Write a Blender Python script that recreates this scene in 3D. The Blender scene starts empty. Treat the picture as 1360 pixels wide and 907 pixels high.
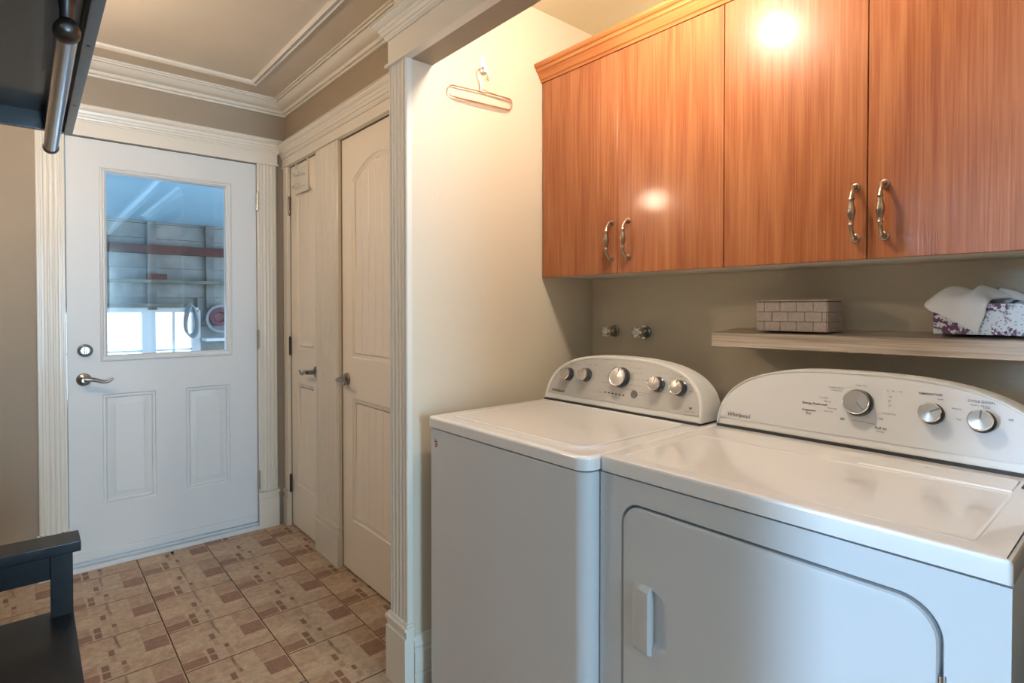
import bpy, bmesh, math, random
from mathutils import Vector, Matrix
random.seed(7)
S = bpy.context.scene
COL = S.collection
PI = math.pi
# ------------------------------------------------------------------ camera
cd = bpy.data.cameras.new('camera'); cam = bpy.data.objects.new('camera', cd); COL.objects.link(cam)
cd.sensor_width = 36; cd.lens = 748.41 * 36 / 1360; cd.shift_y = -34.375 / 1360; cd.clip_start = .02
cam.location = (0, 0, 1.269); cam.rotation_euler = (PI / 2 - .0149, 0, -.7091)
S.camera = cam
# ------------------------------------------------------------------ world
W = bpy.data.worlds.new('sky'); S.world = W; W.use_nodes = True
bg = W.node_tree.nodes['Background']; bg.inputs[0].default_value = (.70, .86, 1, 1); bg.inputs[1].default_value = 3.8
# ------------------------------------------------------------------ lights
def area(name, loc, target, sx, sy, power, col):
    l = bpy.data.lights.new(name, 'AREA'); l.shape = 'RECTANGLE'; l.size = sx; l.size_y = sy
    l.energy = power; l.color = col
    o = bpy.data.objects.new(name, l); COL.objects.link(o); o.location = loc
    o.rotation_euler = (Vector(target) - Vector(loc)).to_track_quat('-Z', 'Y').to_euler()
    return o
area('side_window_daylight', (-5.95, 2.80, 1.70), (0, 1.0, 1.1), .70, 1.1, 860, (.37, .58, .82))
area('back_fill', (.45, -3.92, 1.25), (.50, 3, 1.30), .95, 1.8, 160, (.42, .72, 1))  # added cool fill from behind the camera, mainly for the entry door
area('ceiling_fill', (-1.4, -.6, 2.42), (-1.2, -.6, 0), .8, .8, 8, (1, .90, .80))  # added weak warm fill, unseen under the ceiling of the left room
S.view_settings.view_transform = 'Standard'; S.view_settings.look = 'None'
S.view_settings.exposure = 0.12; S.view_settings.gamma = 1; S.view_settings.use_curve_mapping = False

# ------------------------------------------------------------------ materials
def mat(name, col, rough=.5, metal=0, spec=.5, coat=0, bump=0, bscale=200, vary=0, vscale=6, emit=None, estr=0):
    m = bpy.data.materials.new(name); m.use_nodes = True; nt = m.node_tree; b = nt.nodes['Principled BSDF']
    b.inputs['Base Color'].default_value = (*col, 1); b.inputs['Roughness'].default_value = rough
    b.inputs['Metallic'].default_value = metal; b.inputs['Specular IOR Level'].default_value = spec
    b.inputs['Coat Weight'].default_value = coat; b.inputs['Coat Roughness'].default_value = .08
    tc = nt.nodes.new('ShaderNodeTexCoord')
    if bump:
        n = nt.nodes.new('ShaderNodeTexNoise'); n.inputs['Scale'].default_value = bscale; n.inputs['Detail'].default_value = 3
        nt.links.new(tc.outputs['Object'], n.inputs['Vector'])
        bp = nt.nodes.new('ShaderNodeBump'); bp.inputs['Strength'].default_value = bump; bp.inputs['Distance'].default_value = .002
        nt.links.new(n.outputs['Fac'], bp.inputs['Height']); nt.links.new(bp.outputs['Normal'], b.inputs['Normal'])
    if vary:
        n = nt.nodes.new('ShaderNodeTexNoise'); n.inputs['Scale'].default_value = vscale; n.inputs['Detail'].default_value = 4
        nt.links.new(tc.outputs['Object'], n.inputs['Vector'])
        r = nt.nodes.new('ShaderNodeValToRGB'); r.color_ramp.elements[0].position = .3; r.color_ramp.elements[1].position = .7
        r.color_ramp.elements[0].color = (*[c * (1 - vary) for c in col], 1); r.color_ramp.elements[1].color = (*[min(1, c * (1 + vary)) for c in col], 1)
        nt.links.new(n.outputs['Fac'], r.inputs['Fac']); nt.links.new(r.outputs['Color'], b.inputs['Base Color'])
    if emit:
        b.inputs['Emission Color'].default_value = (*emit, 1); b.inputs['Emission Strength'].default_value = estr
    return m

def wood(name, c0, c1, c2, rough=.32, coat=.22, axis='Z', sc=1.0, bstr=.25):
    """grain runs along axis; objects are modelled at world scale"""
    m = bpy.data.materials.new(name); m.use_nodes = True; nt = m.node_tree; b = nt.nodes['Principled BSDF']; L = nt.links.new
    b.inputs['Roughness'].default_value = rough; b.inputs['Coat Weight'].default_value = coat; b.inputs['Coat Roughness'].default_value = .09; b.inputs['Specular IOR Level'].default_value = .18
    tc = nt.nodes.new('ShaderNodeTexCoord')
    def mp(s):
        q = nt.nodes.new('ShaderNodeMapping'); q.inputs['Scale'].default_value = s; L(tc.outputs['Object'], q.inputs['Vector']); return q.outputs['Vector']
    def vec(a, g):
        return {'Z': (a, a, g), 'Y': (a, g, a), 'X': (g, a, a)}[axis]
    def noise(v, s, det=3, dist=0):
        n = nt.nodes.new('ShaderNodeTexNoise'); n.inputs['Scale'].default_value = s; n.inputs['Detail'].default_value = det
        n.inputs['Distortion'].default_value = dist; L(v, n.inputs['Vector']); return n.outputs['Fac']
    fine = noise(mp(vec(260 * sc, 5 * sc)), 1, 3)
    mid = noise(mp(vec(42 * sc, 1.6 * sc)), 1, 3)
    broad = noise(mp(vec(6 * sc, .9 * sc)), 1, 2, .3)
    # cathedral figure: rings of a low-frequency stretched noise
    mt = nt.nodes.new('ShaderNodeMath'); mt.operation = 'MULTIPLY'; mt.inputs[1].default_value = 26; L(broad, mt.inputs[0])
    sn = nt.nodes.new('ShaderNodeMath'); sn.operation = 'SINE'; L(mt.outputs[0], sn.inputs[0])
    def lin(a, wa, bb, wb):
        x = nt.nodes.new('ShaderNodeMath'); x.operation = 'MULTIPLY'; x.inputs[1].default_value = wa; L(a, x.inputs[0])
        y = nt.nodes.new('ShaderNodeMath'); y.operation = 'MULTIPLY_ADD'; y.inputs[1].default_value = wb; L(bb, y.inputs[0]); L(x.outputs[0], y.inputs[2]); return y.outputs[0]
    f = lin(fine, .55, mid, .45)
    f2 = lin(f, 1.0, sn.outputs[0], .05)
    r = nt.nodes.new('ShaderNodeValToRGB'); e = r.color_ramp.elements
    e[0].position = .34; e[0].color = (*c0, 1); e[1].position = .66; e[1].color = (*c2, 1)
    k = e.new(.5); k.color = (*c1, 1)
    L(f2, r.inputs['Fac']); L(r.outputs['Color'], b.inputs['Base Color'])
    bp = nt.nodes.new('ShaderNodeBump'); bp.inputs['Strength'].default_value = bstr; bp.inputs['Distance'].default_value = .0012
    L(f2, bp.inputs['Height']); L(bp.outputs['Normal'], b.inputs['Normal'])
    b2 = nt.nodes.new('ShaderNodeBump'); b2.inputs['Strength'].default_value = bstr * .8; b2.inputs['Distance'].default_value = .001
    L(f2, b2.inputs['Height']); L(b2.outputs['Normal'], b.inputs['Coat Normal'])
    return m

M = {}
M['wall'] = mat('tan_wall_paint', (.37, .30, .22), .6, bump=.35, bscale=160, vary=.03, vscale=3)
M['wallL'] = mat('cream_wall_paint', (.70, .61, .475), .55, bump=.4, bscale=150)
M['ceil'] = mat('ceiling_paint', (.70, .62, .51), .5, bump=.3, bscale=130, vary=.04, vscale=2)
M['ceil2'] = mat('alcove_ceiling_paint', (.76, .65, .45), .6, bump=.3, bscale=130)
M['trim'] = mat('cream_trim_paint', (.78, .73, .64), .32, coat=.1)
M['door'] = mat('white_door_paint', (.72, .73, .73), .38, bump=.12, bscale=220)
M['door2'] = mat('cream_door_paint', (.90, .82, .70), .38, bump=.12, bscale=260)
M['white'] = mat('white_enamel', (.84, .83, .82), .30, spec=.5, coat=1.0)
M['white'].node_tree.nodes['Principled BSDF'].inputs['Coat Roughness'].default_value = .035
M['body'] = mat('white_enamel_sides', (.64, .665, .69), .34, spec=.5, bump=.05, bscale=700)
M['pan'] = mat('silver_panel', (.50, .485, .46), .36, metal=.0)
M['pan2'] = mat('pale_panel', (.66, .66, .665), .34)
M['rim'] = mat('white_plastic', (.78, .77, .74), .3)
M['chrome'] = mat('chrome', (.75, .74, .72), .13, metal=1)
M['nickel'] = mat('brushed_nickel', (.34, .32, .30), .28, metal=1)
M['knobface'] = mat('knob_face', (.52, .49, .46), .26, metal=.55)
M['knobside'] = mat('knob_side', (.10, .11, .12), .18, metal=.8)
M['print'] = mat('grey_print', (.09, .09, .10), .5)
M['printlt'] = mat('light_grey_print', (.30, .29, .28), .5)
M['btn'] = mat('dark_grey_button', (.13, .125, .12), .4)
M['red'] = mat('red_print', (.35, .02, .03), .5)
M['dark'] = mat('dark_gap', (.03, .03, .032), .6)
M['bronze'] = mat('antique_bronze', (.42, .32, .24), .30, metal=1, vary=.25, vscale=90)
M['iron'] = mat('dark_hinge_metal', (.10, .085, .075), .35, metal=.9)
M['copper'] = mat('copper_wire', (.62, .38, .26), .32, metal=1)
M['hookw'] = mat('white_hook_plastic', (.85, .85, .86), .25)
M['black'] = mat('black_brown_stain', (.007, .008, .009), .45, spec=.35, bump=.25, bscale=420, vary=.3, vscale=60, coat=.15)
M['blackr'] = mat('black_brown_sheen', (.035, .036, .038), .34, bump=.3, bscale=500, vary=.35, vscale=260, coat=.4)
M['steel'] = mat('steel_tube', (.42, .42, .44), .22, metal=1)
M['cherry'] = wood('cherry_wood', (.265, .083, .031), (.34, .119, .048), (.415, .163, .070))
M['cherryh'] = wood('cherry_wood_moulding', (.40, .125, .038), (.47, .165, .055), (.54, .21, .075), axis='Y')
M['oakgrey'] = wood('grey_oak_laminate', (.32, .26, .205), (.54, .45, .37), (.68, .59, .49), rough=.45, coat=0, axis='Y', sc=.8, bstr=.4)
M['mel'] = mat('cream_melamine', (.62, .57, .48), .45)
M['grout'] = mat('brown_grout', (.085, .040, .020), .85, bump=.4, bscale=300)
M['tissue'] = mat('white_tissue', (.74, .75, .76), .8, bump=.3, bscale=500)
M['bask'] = mat('woven_taupe_strip', (.52, .44, .39), .55, bump=.5, bscale=600, vary=.12, vscale=120)
M['baskd'] = mat('basket_inner', (.22, .17, .14), .7)
M['bulb'] = mat('lamp_bulb', (1, .9, .75), .4, emit=(1, .90, .77), estr=540)
M['shade'] = mat('sconce_glass', (1, .95, .85), .4, emit=(1, .78, .57), estr=165)
# tile material: colour attribute with stone noise
def tile_mat():
    m = bpy.data.materials.new('printed_tile'); m.use_nodes = True; nt = m.node_tree; b = nt.nodes['Principled BSDF']; L = nt.links.new
    at = nt.nodes.new('ShaderNodeVertexColor'); at.layer_name = 'Col'
    tc = nt.nodes.new('ShaderNodeTexCoord'); oi = nt.nodes.new('ShaderNodeObjectInfo')
    ad = nt.nodes.new('ShaderNodeVectorMath'); ad.operation = 'ADD'; L(tc.outputs['Object'], ad.inputs[0]); L(oi.outputs['Location'], ad.inputs[1])
    n = nt.nodes.new('ShaderNodeTexNoise'); n.inputs['Scale'].default_value = 34; n.inputs['Detail'].default_value = 6; n.inputs['Roughness'].default_value = .75; L(ad.outputs[0], n.inputs['Vector'])
    mr = nt.nodes.new('ShaderNodeMapRange'); mr.inputs['From Min'].default_value = .3; mr.inputs['From Max'].default_value = .7
    mr.inputs['To Min'].default_value = .70; mr.inputs['To Max'].default_value = 1.28; L(n.outputs['Fac'], mr.inputs['Value'])
    mx = nt.nodes.new('ShaderNodeVectorMath'); mx.operation = 'SCALE'; L(at.outputs['Color'], mx.inputs[0]); L(mr.outputs[0], mx.inputs['Scale'])
    L(mx.outputs[0], b.inputs['Base Color']); b.inputs['Roughness'].default_value = .5
    n2 = nt.nodes.new('ShaderNodeTexNoise'); n2.inputs['Scale'].default_value = 120; n2.inputs['Detail'].default_value = 4; L(ad.outputs[0], n2.inputs['Vector'])
    bp = nt.nodes.new('ShaderNodeBump'); bp.inputs['Strength'].default_value = .3; bp.inputs['Distance'].default_value = .001; L(n2.outputs['Fac'], bp.inputs['Height']); L(bp.outputs['Normal'], b.inputs['Normal'])
    return m
M['tile'] = tile_mat()
def glass_mat():
    m = bpy.data.materials.new('window_glass'); m.use_nodes = True; nt = m.node_tree; L = nt.links.new
    for n in list(nt.nodes): nt.nodes.remove(n)
    o = nt.nodes.new('ShaderNodeOutputMaterial'); t = nt.nodes.new('ShaderNodeBsdfTransparent'); t.inputs[0].default_value = (.93, .97, 1, 1)
    g = nt.nodes.new('ShaderNodeBsdfGlossy'); g.inputs['Roughness'].default_value = .01
    fr = nt.nodes.new('ShaderNodeFresnel'); fr.inputs['IOR'].default_value = 1.6
    x = nt.nodes.new('ShaderNodeMixShader'); L(fr.outputs[0], x.inputs[0]); L(t.outputs[0], x.inputs[1]); L(g.outputs[0], x.inputs[2]); L(x.outputs[0], o.inputs[0])
    return m
M['glass'] = glass_mat()
def floral_mat():
    m = bpy.data.materials.new('floral_card'); m.use_nodes = True; nt = m.node_tree; b = nt.nodes['Principled BSDF']; L = nt.links.new
    tc = nt.nodes.new('ShaderNodeTexCoord')
    v1 = nt.nodes.new('ShaderNodeTexNoise'); v1.inputs['Scale'].default_value = 20; v1.inputs['Detail'].default_value = 1; L(tc.outputs['Object'], v1.inputs['Vector'])
    v2 = nt.nodes.new('ShaderNodeTexVoronoi'); v2.inputs['Scale'].default_value = 170; L(tc.outputs['Object'], v2.inputs['Vector'])
    n3 = nt.nodes.new('ShaderNodeTexNoise'); n3.inputs['Scale'].default_value = 105; n3.inputs['Detail'].default_value = 3; L(tc.outputs['Object'], n3.inputs['Vector'])
    def ramp(inp, p0, p1):
        r = nt.nodes.new('ShaderNodeMapRange'); r.inputs['From Min'].default_value = p0; r.inputs['From Max'].default_value = p1; L(inp, r.inputs['Value']); return r.outputs[0]
    zone = ramp(v1.outputs['Fac'], .46, .50)          # big dark flowers
    speck = ramp(v2.outputs['Distance'], .34, .26)
    pet = ramp(n3.outputs['Fac'], .44, .50)
    mul = nt.nodes.new('ShaderNodeMath'); mul.operation = 'MULTIPLY'; L(zone, mul.inputs[0]); L(pet, mul.inputs[1])
    def mix(f, a, c):
        x = nt.nodes.new('ShaderNodeMix'); x.data_type = 'RGBA'; L(f, x.inputs[0])
        if isinstance(a, tuple): x.inputs[6].default_value = (*a, 1)
        else: L(a, x.inputs[6])
        x.inputs[7].default_value = (*c, 1); return x.outputs[2]
    sp2 = nt.nodes.new('ShaderNodeMath'); sp2.operation = 'MULTIPLY'; sp2.inputs[1].default_value = .75; L(speck, sp2.inputs[0])
    c = mix(sp2.outputs[0], (.66, .71, .76), (.12, .14, .22)); c = mix(mul.outputs[0], c, (.13, .035, .085))
    L(c, b.inputs['Base Color']); b.inputs['Roughness'].default_value = .5
    return m
M['floral'] = floral_mat()
M['pblue'] = mat('porch_blue_ceiling', (.36, .62, .82), .6)
M['pwall'] = mat('weathered_boards', (.27, .29, .29), .8, bump=.5, bscale=30, vary=.3, vscale=4)
M['pred'] = mat('red_painted_beam', (.075, .014, .016), .6, vary=.2)
M['pplank'] = mat('weathered_plank', (.15, .155, .125), .8, vary=.3, vscale=8)
M['pstud'] = mat('grey_stud', (.20, .21, .21), .8, vary=.25, vscale=8)
M['pwhite'] = mat('white_window_paint', (.75, .80, .85), .5)
M['rope'] = mat('white_rope', (.34, .37, .40), .8)
M['pink'] = mat('dusky_red_plastic', (.16, .06, .08), .5)
M['sky'] = mat('lit_sky', (.5, .6, .7), .5, emit=(.86, .94, 1), estr=1.5)

# ------------------------------------------------------------------ mesh helpers
class MB:
    def __init__(s): s.v = []; s.f = []; s.mi = []
    def add(s, vs, fs, mi=0):
        o = len(s.v); s.v += [tuple(v) for v in vs]; s.f += [tuple(i + o for i in f) for f in fs]; s.mi += [mi] * len(fs); return s
    def box(s, x0, x1, y0, y1, z0, z1, mi=0):
        if x0 > x1: x0, x1 = x1, x0
        if y0 > y1: y0, y1 = y1, y0
        if z0 > z1: z0, z1 = z1, z0
        return s.add([(x0, y0, z0), (x1, y0, z0), (x1, y1, z0), (x0, y1, z0), (x0, y0, z1), (x1, y0, z1), (x1, y1, z1), (x0, y1, z1)],
                     [(0, 3, 2, 1), (4, 5, 6, 7), (0, 1, 5, 4), (1, 2, 6, 5), (2, 3, 7, 6), (3, 0, 4, 7)], mi)
    def tube(s, pts, r, n=12, cap=True, mi=0):
        pts = [Vector(p) for p in pts]; rr = r if isinstance(r, (list, tuple)) else [r] * len(pts)
        rings = []; up = None
        for i, p in enumerate(pts):
            a = pts[max(i - 1, 0)]; b = pts[min(i + 1, len(pts) - 1)]; t = (b - a).normalized()
            if up is None:
                up = Vector((0, 0, 1)) if abs(t.z) < .9 else Vector((1, 0, 0))
            u = (up - t * up.dot(t))
            if u.length < 1e-6: u = t.orthogonal()
            u.normalize(); up = u; w = t.cross(u)
            rings.append([p + (u * math.cos(2 * PI * k / n) + w * math.sin(2 * PI * k / n)) * rr[i] for k in range(n)])
        vs = [v for r_ in rings for v in r_]; fs = []
        for i in range(len(pts) - 1):
            for k in range(n):
                a = i * n + k; b = i * n + (k + 1) % n; fs.append((a, b, b + n, a + n))
        if cap: fs.append(tuple(reversed(range(n)))); fs.append(tuple(range((len(pts) - 1) * n, len(pts) * n)))
        return s.add(vs, fs, mi)
    def lathe(s, prof, org, axis, n=28, mi=0, mis=None):
        """prof: (r, h) along axis"""
        ax = Vector(axis).normalized(); u = ax.orthogonal().normalized(); w = ax.cross(u); org = Vector(org)
        vs = []; fs = []; m = len(prof)
        for r, h in prof:
            for k in range(n):
                a = 2 * PI * k / n; vs.append(org + ax * h + (u * math.cos(a) + w * math.sin(a)) * r)
        o = len(s.v); s.v += [tuple(v) for v in vs]
        for i in range(m - 1):
            for k in range(n):
                a = i * n + k; b = i * n + (k + 1) % n
                s.f.append((o + a, o + b, o + b + n, o + a + n)); s.mi.append(mis[i] if mis else mi)
        s.f.append(tuple(o + k for k in reversed(range(n)))); s.mi.append(mis[0] if mis else mi)
        s.f.append(tuple(o + (m - 1) * n + k for k in range(n))); s.mi.append(mis[-1] if mis else mi)
        return s
    def sweep(s, path, prof, closed=False, mi=0, side=1):
        """path in XY at z given per point or 0; prof list (d, z): d = offset to the left of travel * side"""
        P = [Vector((p[0], p[1])) for p in path]; n = len(P); rings = []
        for i in range(n):
            if closed or 0 < i < n - 1:
                a = (P[i] - P[i - 1]).normalized(); b = (P[(i + 1) % n] - P[i]).normalized()
            elif i == 0: a = b = (P[1] - P[0]).normalized()
            else: a = b = (P[i] - P[i - 1]).normalized()
            na = Vector((-a.y, a.x)) * side; nb = Vector((-b.y, b.x)) * side; mm = (na + nb)
            if mm.length < 1e-6: mm = na
            mm.normalize(); k = 1 / max(.2, mm.dot(na))
            rings.append([(P[i].x + mm.x * d * k, P[i].y + mm.y * d * k, z) for d, z in prof])
        m = len(prof); vs = [v for r in rings for v in r]; fs = []
        for i in range(n if closed else n - 1):
            j = (i + 1) % n
            for k in range(m):
                q = (k + 1) % m; fs.append((i * m + k, j * m + k, j * m + q, i * m + q))
        if not closed: fs.append(tuple(range(m))); fs.append(tuple(reversed([(n - 1) * m + k for k in range(m)])))
        return s.add(vs, fs, mi)
    def prismz(s, prof, z0, z1, mi=0):
        """closed profile in XY extruded in z"""
        m = len(prof); vs = [(x, y, z0) for x, y in prof] + [(x, y, z1) for x, y in prof]
        fs = [(k, (k + 1) % m, (k + 1) % m + m, k + m) for k in range(m)] + [tuple(reversed(range(m))), tuple(range(m, 2 * m))]
        return s.add(vs, fs, mi)
    def xf(s, fn, i0=0):
        s.v = s.v[:i0] + [tuple(fn(Vector(v))) for v in s.v[i0:]]; return s
    def build(s, name, mats, parent=None, smooth=False, bevel=0, seg=2, label=None, autos=None, kind=None):
        me = bpy.data.meshes.new(name); me.from_pydata(s.v, [], s.f); me.update()
        bm = bmesh.new(); bm.from_mesh(me); bmesh.ops.remove_doubles(bm, verts=bm.verts, dist=1e-6)
        bmesh.ops.recalc_face_normals(bm, faces=bm.faces)
        if bevel:
            ed = [e for e in bm.edges if len(e.link_faces) == 2 and e.calc_face_angle(0) > .6]
            bmesh.ops.bevel(bm, geom=ed, offset=bevel, segments=seg, affect='EDGES', profile=.6, clamp_overlap=True)
        bm.to_mesh(me); bm.free()
        if not isinstance(mats, (list, tuple)): mats = [mats]
        for m in mats: me.materials.append(m)
        if not bevel and len(me.polygons) == len(s.mi):
            for p, i in zip(me.polygons, s.mi): p.material_index = i
        o = bpy.data.objects.new(name, me); COL.objects.link(o)
        if parent:
            o.parent = parent
            o.location = -parent_origin(parent) if parent_origin(parent).length else (0, 0, 0)
        if smooth or bevel or autos:
            for p in me.polygons: p.use_smooth = True
            me.set_sharp_from_angle(angle=autos or math.radians(40))
            if autos or bevel:
                wn = o.modifiers.new('weighted', 'WEIGHTED_NORMAL'); wn.keep_sharp = True
        if label: o['label'] = label
        if kind: o['kind'] = kind
        return o
def parent_origin(p):
    v = Vector((0, 0, 0))
    while p is not None: v = v + Vector(p.location); p = p.parent
    return v
def empty(name, loc, label=None, cat=None, group=None):
    o = bpy.data.objects.new(name, None); COL.objects.link(o); o.location = loc; o.empty_display_size = .05
    tag(o, label, cat, group); return o
def tag(o, label, cat, group=None):
    if label: o['label'] = label
    if cat: o['category'] = cat
    if group: o['group'] = group
    return o
def struct(o, label=None, cat=None):
    o['kind'] = 'structure'
    if label: o['label'] = label
    if cat: o['category'] = cat
    return o
def rrect(u0, u1, v0, v1, r, n=7):
    """rounded rectangle; r one radius or four (u1v1, u0v1, u0v0, u1v0), anticlockwise"""
    rs = r if isinstance(r, (list, tuple)) else [r] * 4; out = []
    for (cu, cv, a0), q in zip([(u1, v1, 0), (u0, v1, 90), (u0, v0, 180), (u1, v0, 270)], rs):
        if q <= 0: out.append((cu, cv)); continue
        x = cu - q if a0 in (0, 270) else cu + q; y = cv - q if a0 in (0, 90) else cv + q
        for k in range(n + 1):
            a = math.radians(a0 + 90 * k / n); out.append((x + q * math.cos(a), y + q * math.sin(a)))
    return out
def inset(poly, d):
    n = len(poly); out = []
    for i in range(n):
        p = Vector(poly[i]); a = (p - Vector(poly[i - 1])); b = (Vector(poly[(i + 1) % n]) - p)
        if a.length < 1e-7: a = b
        if b.length < 1e-7: b = a
        a = a.normalized(); b = b.normalized()
        na = Vector((-a.y, a.x)); nb = Vector((-b.y, b.x)); m = na + nb; m.normalize(); k = min(2.5, 1 / max(.3, m.dot(na)))
        out.append((p.x + m.x * d * k, p.y + m.y * d * k))
    return out
def fill_holes(mb, outer, holes, to3, mi=0):
    bm = bmesh.new(); es = []
    for lp in [outer] + holes:
        vs = [bm.verts.new((p[0], p[1], 0)) for p in lp]
        for i in range(len(vs)): es.append(bm.edges.new((vs[i], vs[(i + 1) % len(vs)])))
    bmesh.ops.triangle_fill(bm, edges=es, use_beauty=True, use_dissolve=False, normal=(0, 0, 1))
    bm.verts.index_update()
    mb.add([to3(v.co.x, v.co.y, 0) for v in bm.verts], [tuple(v.index for v in f.verts) for f in bm.faces], mi); bm.free()
def rings(mb, loops, to3, cap=True, mi=0):
    """loops: list of (poly, depth)"""
    n = len(loops[0][0]); vs = [to3(p[0], p[1], d) for lp, d in loops for p in lp]; fs = []
    for i in range(len(loops) - 1):
        for k in range(n):
            a = i * n + k; b = i * n + (k + 1) % n; fs.append((a, b, b + n, a + n))
    if cap: fs.append(tuple((len(loops) - 1) * n + k for k in range(n)))
    mb.add(vs, fs, mi)

# ================================================================== ROOM
CW, AW, DW = 1.155, 1.62, 3.392     # closet wall X, alcove side wall Y, entry door wall Y
BX = 1.848                          # alcove back wall X
HC, HA = 2.452, 2.432
# ---- floor and tiles
fl = MB().box(-6, 1.95, -4.0, 3.52, -.06, -.0016).build('floor', M['grout']); struct(fl)
T = .306; G = .0045
base = [('l', .02, .98, .02, .98)]
LT = (.47, .35, .245); LT2 = (.50, .375, .265); MD = (.40, .27, .18); DK = (.27, .15, .10); DK2 = (.22, .12, .072); MID = (.44, .31, .21)
pat = [  # u0,u1,v0,v1,colour
    (0, .26, .02, .19, DK), (0, .25, .215, .385, MD), (.28, .36, .03, .17, DK2), (.28, .36, .20, .33, DK2),
    (.385, .45, .36, .47, MD), (.375, .44, .52, .66, DK2), (.47, .52, .62, .72, MD), (.475, .54, .05, .19, MD), (.475, .53, .22, .31, DK2),
    (.565, .99, .03, .22, MID), (.73, .99, .34, .62, DK), (.72, .99, .655, .985, MD),
    (0, .26, .69, .96, MID), (0, .30, .42, .66, LT2), (.30, .50, .77, .98, MID), (.46, .70, .33, .985, LT), (.72, 1, .25, .31, LT2)]
def tile_mesh(x0, x1, y0, y1):
    """clipped tile; local origin at the full tile's corner"""
    h = (T - G) ; mb = MB(); cols = []
    def rect(a, b, c, d, z, col, skirt=True):
        a, b, c, d = max(a, x0), min(b, x1), max(c, y0), min(d, y1)
        if b - a < .002 or d - c < .002: return
        o = len(mb.f)
        if skirt: mb.box(a, b, c, d, -.004 if z == 0 else -.0005, z)
        else: mb.add([(a, c, z), (b, c, z), (b, d, z), (a, d, z)], [(0, 1, 2, 3)])
        cols.extend([col] * (len(mb.f) - o))
    rect(0, h, 0, h, 0, LT)
    for u0, u1, v0, v1, c in pat:
        rect(u0 * h + .001, u1 * h - .001, v0 * h, v1 * h, .0005, c, True)
    me = bpy.data.meshes.new('tile'); me.from_pydata(mb.v, [], mb.f); me.materials.append(M['tile'])
    ca = me.color_attributes.new('Col', 'FLOAT_COLOR', 'CORNER')
    for p, c in zip(me.polygons, cols):
        for li in p.loop_indices: ca.data[li].color = (*c, 1)
    me.update(); return me
full = tile_mesh(-1, 1, -1, 1)
xg = [.402 + T * k for k in range(-5, 5)]
def put_tiles():
    for ci, x in enumerate(xg):
        k = ci - 5
        yo = 2.827 - .125 * k
        j0 = int((yo + .35) / .3085) + 1
        for j in range(-j0, 6):
            y = yo + .3085 * j
            if y > 3.385 or y + .3 < -.3: continue
            cx1 = 1.86 - x; cy1 = 3.392 - y
            if cx1 < .02 or cy1 < .02: continue
            me = full if (cx1 >= T and cy1 >= .3085) else tile_mesh(-1, min(1, cx1), -1, min(1, cy1))
            o = bpy.data.objects.new('tile', me); COL.objects.link(o); o.parent = fl; o.location = (x, y, 0)
put_tiles()

# ---- walls
def wallbox(name, m, *bs):
    mb = MB()
    for b in bs: mb.box(*b)
    return struct(mb.build(name, m))
wallbox('wall_front', M['wall'], (-.27, .13, DW, 3.50, 0, HC), (.992, 1.27, DW, 3.50, 0, HC), (.13, .992, DW, 3.50, 2.085, HC), (-6, -.27, 3.3, 3.50, 0, HC))
D1 = (2.897, 3.321); D2 = (1.90, 2.622)
wallbox('wall_right', M['wall'], (CW, 1.27, D1[1], DW, 0, HC), (CW, 1.27, D2[1], D1[0], 0, HC), (CW, 1.27, 1.735, D2[0], 0, HC),
        (CW, 1.27, D1[0], D1[1], 2.08, HC), (CW, 1.27, D2[0], D2[1], 2.08, HC), (1.27, 1.29, 1.735, 3.5, 0, HC))
wallbox('wall_alcove_left', M['wallL'], (.956, 1.95, AW, 1.735, 0, HC))
wallbox('wall_alcove_back', M['wallL'], (BX, 1.95, .03, AW, 0, HC))
wallbox('wall_alcove_right', M['wall'], (.956, 1.95, -.09, .03, 0, HC), (.956, 1.07, -4.0, -.09, 0, HC))
wallbox('wall_alcove_header', M['wall'], (.956, 1.037, .03, AW, 2.08, HC))
wallbox('wall_left', M['wall'], (-.37, -.27, .93, DW, 0, HC))
wallbox('wall_back', M['wall'], (-6, 1.07, -4.1, -4.0, 0, HC))
wallbox('wall_far_left', M['wall'], (-6.1, -6, -4.0, 3.3, 0, HC))
struct(MB().box(-6.1, 1.27, -4.1, 3.5, HC, HC + .08).build('ceiling', M['ceil']))
struct(MB().box(1.037, BX, .03, AW, HA, HA + .02).build('ceiling_alcove', M['ceil2']))
# ---- crown moulding
cp = [(0, 2.378), (.012, 2.378), (.012, 2.388), (.022, 2.391), (.026, 2.399), (.026, 2.405), (.038, 2.408), (.055, 2.418), (.066, 2.432), (.070, 2.436), (.080, 2.436), (.080, 2.444), (.090, 2.444), (.090, HC), (0, HC)]
loop = [(-.27, DW), (CW, DW), (CW, 1.735), (.956, 1.735), (.956, -4.0), (-6, -4.0), (-6, 3.3), (-.37, 3.3), (-.37, .93), (-.27, .93)]
struct(MB().sweep(loop, cp, closed=True, side=-1).build('trim_1', M['trim'], autos=math.radians(25)))
# ---- flat moulding frame on the ceiling
fp = [(0, HC), (0, 2.442), (.004, 2.439), (.008, 2.442), (.012, 2.446), (.019, 2.446), (.023, 2.440), (.028, 2.436), (.033, 2.440), (.036, 2.443), (.036, HC)]
struct(MB().sweep([(.0, 3.160), (.930, 3.160), (.930, .55), (.0, .55)], fp, closed=True, side=-1).build('trim_2', M['trim'], autos=math.radians(25)))
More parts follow.
